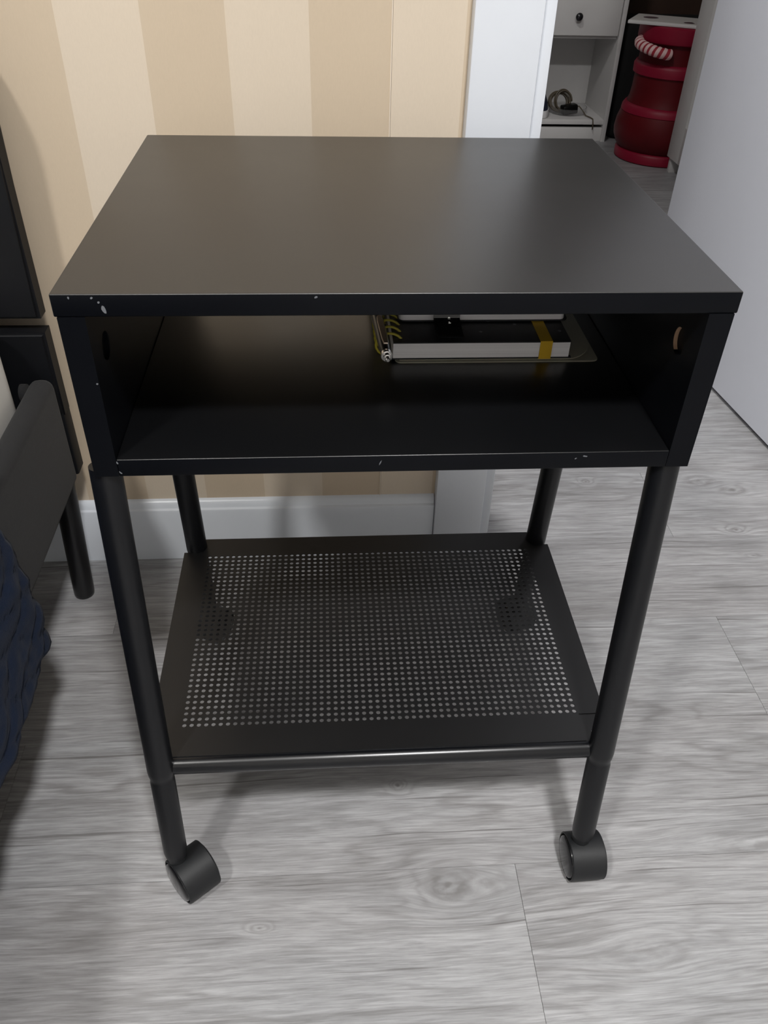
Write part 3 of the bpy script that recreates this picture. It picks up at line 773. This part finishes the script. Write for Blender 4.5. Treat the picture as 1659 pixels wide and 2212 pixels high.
# rope handle: twisted red and pale strands
def stripe_rope():
    t = NT('striped_rope')
    uv = t.n('ShaderNodeUVMap').outputs[0]
    s = t.n('ShaderNodeSeparateXYZ', ins={0: uv})
    f = t.math('FRACT', t.math('MULTIPLY_ADD', s.outputs[0], 9.0, t.math('MULTIPLY', s.outputs[1], 1.0)))
    t.set(Base_Color=t.mix(t.math('GREATER_THAN', f, 0.46), (0.36, 0.018, 0.035, 1), (0.80, 0.56, 0.55, 1)), Roughness=0.7); return t.m
def rope(pts, r=0.0175, n=20):
    bm = bmesh.new(); P = [Vector(p) for p in pts]; N = len(P); uvl = bm.loops.layers.uv.new('UVMap'); rings = []; u = None
    for i, p in enumerate(P):
        d = (P[min(i + 1, N - 1)] - P[max(i - 1, 0)]).normalized()
        if u is None: u, v = frame_axes(d)
        else: u = (u - d * u.dot(d)).normalized(); v = d.cross(u)
        ring = []
        for k in range(n):
            a = 2 * PI * k / n
            rr = r * (0.90 + 0.10 * abs(math.sin(PI * (9.0 * i / (N - 1) + k / n))))
            ring.append(bm.verts.new(p + (u * math.cos(a) + v * math.sin(a)) * rr))
        rings.append(ring)
    for i in range(N - 1):
        for k in range(n):
            f = bm.faces.new((rings[i][k], rings[i][(k + 1) % n], rings[i + 1][(k + 1) % n], rings[i + 1][k]))
            for lp, (a, b) in zip(f.loops, ((i, k), (i, k + 1), (i + 1, k + 1), (i + 1, k))): lp[uvl].uv = (a / (N - 1), b / n)
    bm.faces.new(rings[0]); bm.faces.new(rings[-1])
    return link('rope_handle', bm, stripe_rope(), TUB, smooth=True, angle=60)
pts = []
for k in range(90):
    a = math.radians(186 + 52 * k / 89); rad = 0.176 - 0.022 * abs(k / 44.5 - 1) ** 3
    pts.append((tc[0] + rad * math.cos(a), tc[1] + rad * math.sin(a), 0.388 - 0.026 * k / 89))
rope(pts)

# ---- white printed board lying on the tub
def printed():
    t = NT('printed_board'); v = t.coord()
    vor = t.n('ShaderNodeTexVoronoi', ins={'Vector': v, 'Scale': 11.0}); c = vor.outputs['Color']; d = vor.outputs['Distance']
    s = t.n('ShaderNodeSeparateColor', ins={0: c})
    blob = t.math('LESS_THAN', d, 0.34)
    colr = t.mix(t.math('GREATER_THAN', s.outputs[0], 0.55), (0.20, 0.30, 0.36, 1), (0.40, 0.05, 0.09, 1))
    colr = t.mix(t.math('GREATER_THAN', s.outputs[1], 0.72), colr, (0.10, 0.06, 0.07, 1))
    t.set(Base_Color=t.mix(t.math('MULTIPLY', blob, t.math('GREATER_THAN', s.outputs[2], 0.45)), (0.66, 0.63, 0.60, 1), colr), Roughness=0.5); return t.m
TR = empty('printed_board', (1.2, 2.76, 0.4345), 'white board with red and blue print lying on top of the red tub', 'board')
tr = math.atan2(2.559 - 2.666, 1.194 - 0.996)
Mt = Matrix.Translation((0.996, 2.666, 0)) @ Matrix.Rotation(tr, 4, 'Z')
bm = bmesh.new(); box(bm, 0.0, 0.36, 0.0, 0.185, 0.4410, 0.4510, bev=0.002); bmesh.ops.transform(bm, matrix=Mt, verts=bm.verts)
link('board', bm, M_FARWHITE, TR, smooth=True, angle=40)
bm = bmesh.new(); box(bm, 0.006, 0.354, 0.008, 0.179, 0.4510, 0.4516); bmesh.ops.transform(bm, matrix=Mt, verts=bm.verts)
link('print', bm, printed(), TR)

# ---- black shape and brown box behind the tub
bm = bmesh.new(); box(bm, 1.082, 1.46, 2.930, 3.16, 0.0, 0.415, bev=0.035, seg=5)
for v in bm.verts:
    v.co.x += 0.006 * math.sin(v.co.z * 30); v.co.y += 0.006 * math.sin(v.co.x * 25 + v.co.z * 17)
tag(link('black_shape', bm, mat('black_shape_matte', (0.004, 0.004, 0.0045), 0.9), None, smooth=True), 'black shape standing in the gap behind the red tub', 'bag')
bm = bmesh.new(); box(bm, 1.075, 1.62, 3.175, 3.285, 0.0, 0.86, bev=0.004)
tag(link('brown_box', bm, mat('dark_brown_board', (0.055, 0.028, 0.018), 0.6, var=0.4, vscale=8), None, smooth=True, angle=40), 'dark brown box standing against the far wall above the printed board', 'box')

# ---- white panelled cabinet on the right of the hall
H = empty('panelled_cabinet', (1.36, 2.15, 0), 'white cabinet with framed recessed door panel raised above the floor', 'cabinet')
cx0, ya, yb_, za, zb_ = 1.180, 1.80, 2.520, 0.050, 0.98
boxo('body', (cx0 + 0.020, 1.58, ya, yb_ - 0.001, za + 0.004, zb_), M_FARWHITE, H, bev=0.001)
boxo('leg_panel', (cx0 + 0.008, 1.58, 2.492, 2.512, 0.0, za + 0.004), M_FARWHITE, H, bev=0.0008)
boxo('leg_panel', (cx0 + 0.008, 1.58, 1.805, 1.825, 0.0, za + 0.004), M_FARWHITE, H, bev=0.0008)
bm = bmesh.new()
zt0, zt1, sw = za, zb_, 0.105
def door_frame(bm, y0, y1):
    box(bm, cx0, cx0 + 0.018, y0, y0 + 0.085, zt0, zt1, bev=0.0015); box(bm, cx0, cx0 + 0.018, y1 - sw, y1, zt0, zt1, bev=0.0015)
    box(bm, cx0, cx0 + 0.018, y0 + 0.085, y1 - sw, zt0, zt0 + 0.118, bev=0.0015); box(bm, cx0, cx0 + 0.018, y0 + 0.085, y1 - sw, zt1 - 0.1, zt1, bev=0.0015)
    box(bm, cx0 + 0.0115, cx0 + 0.017, y0 + 0.080, y1 - sw + 0.005, zt0 + 0.11, zt1 - 0.095)
door_frame(bm, 2.10, 2.520); link('door', bm, M_FARWHITE, H, smooth=True, angle=40)
bm = bmesh.new(); door_frame(bm, 1.80, 2.097); link('door', bm, M_FARWHITE, H, smooth=True, angle=40)
boxo('worktop', (cx0 - 0.008, 1.59, ya - 0.01, yb_ + 0.002, zb_, zb_ + 0.022), M_FARWHITE, H, bev=0.002)
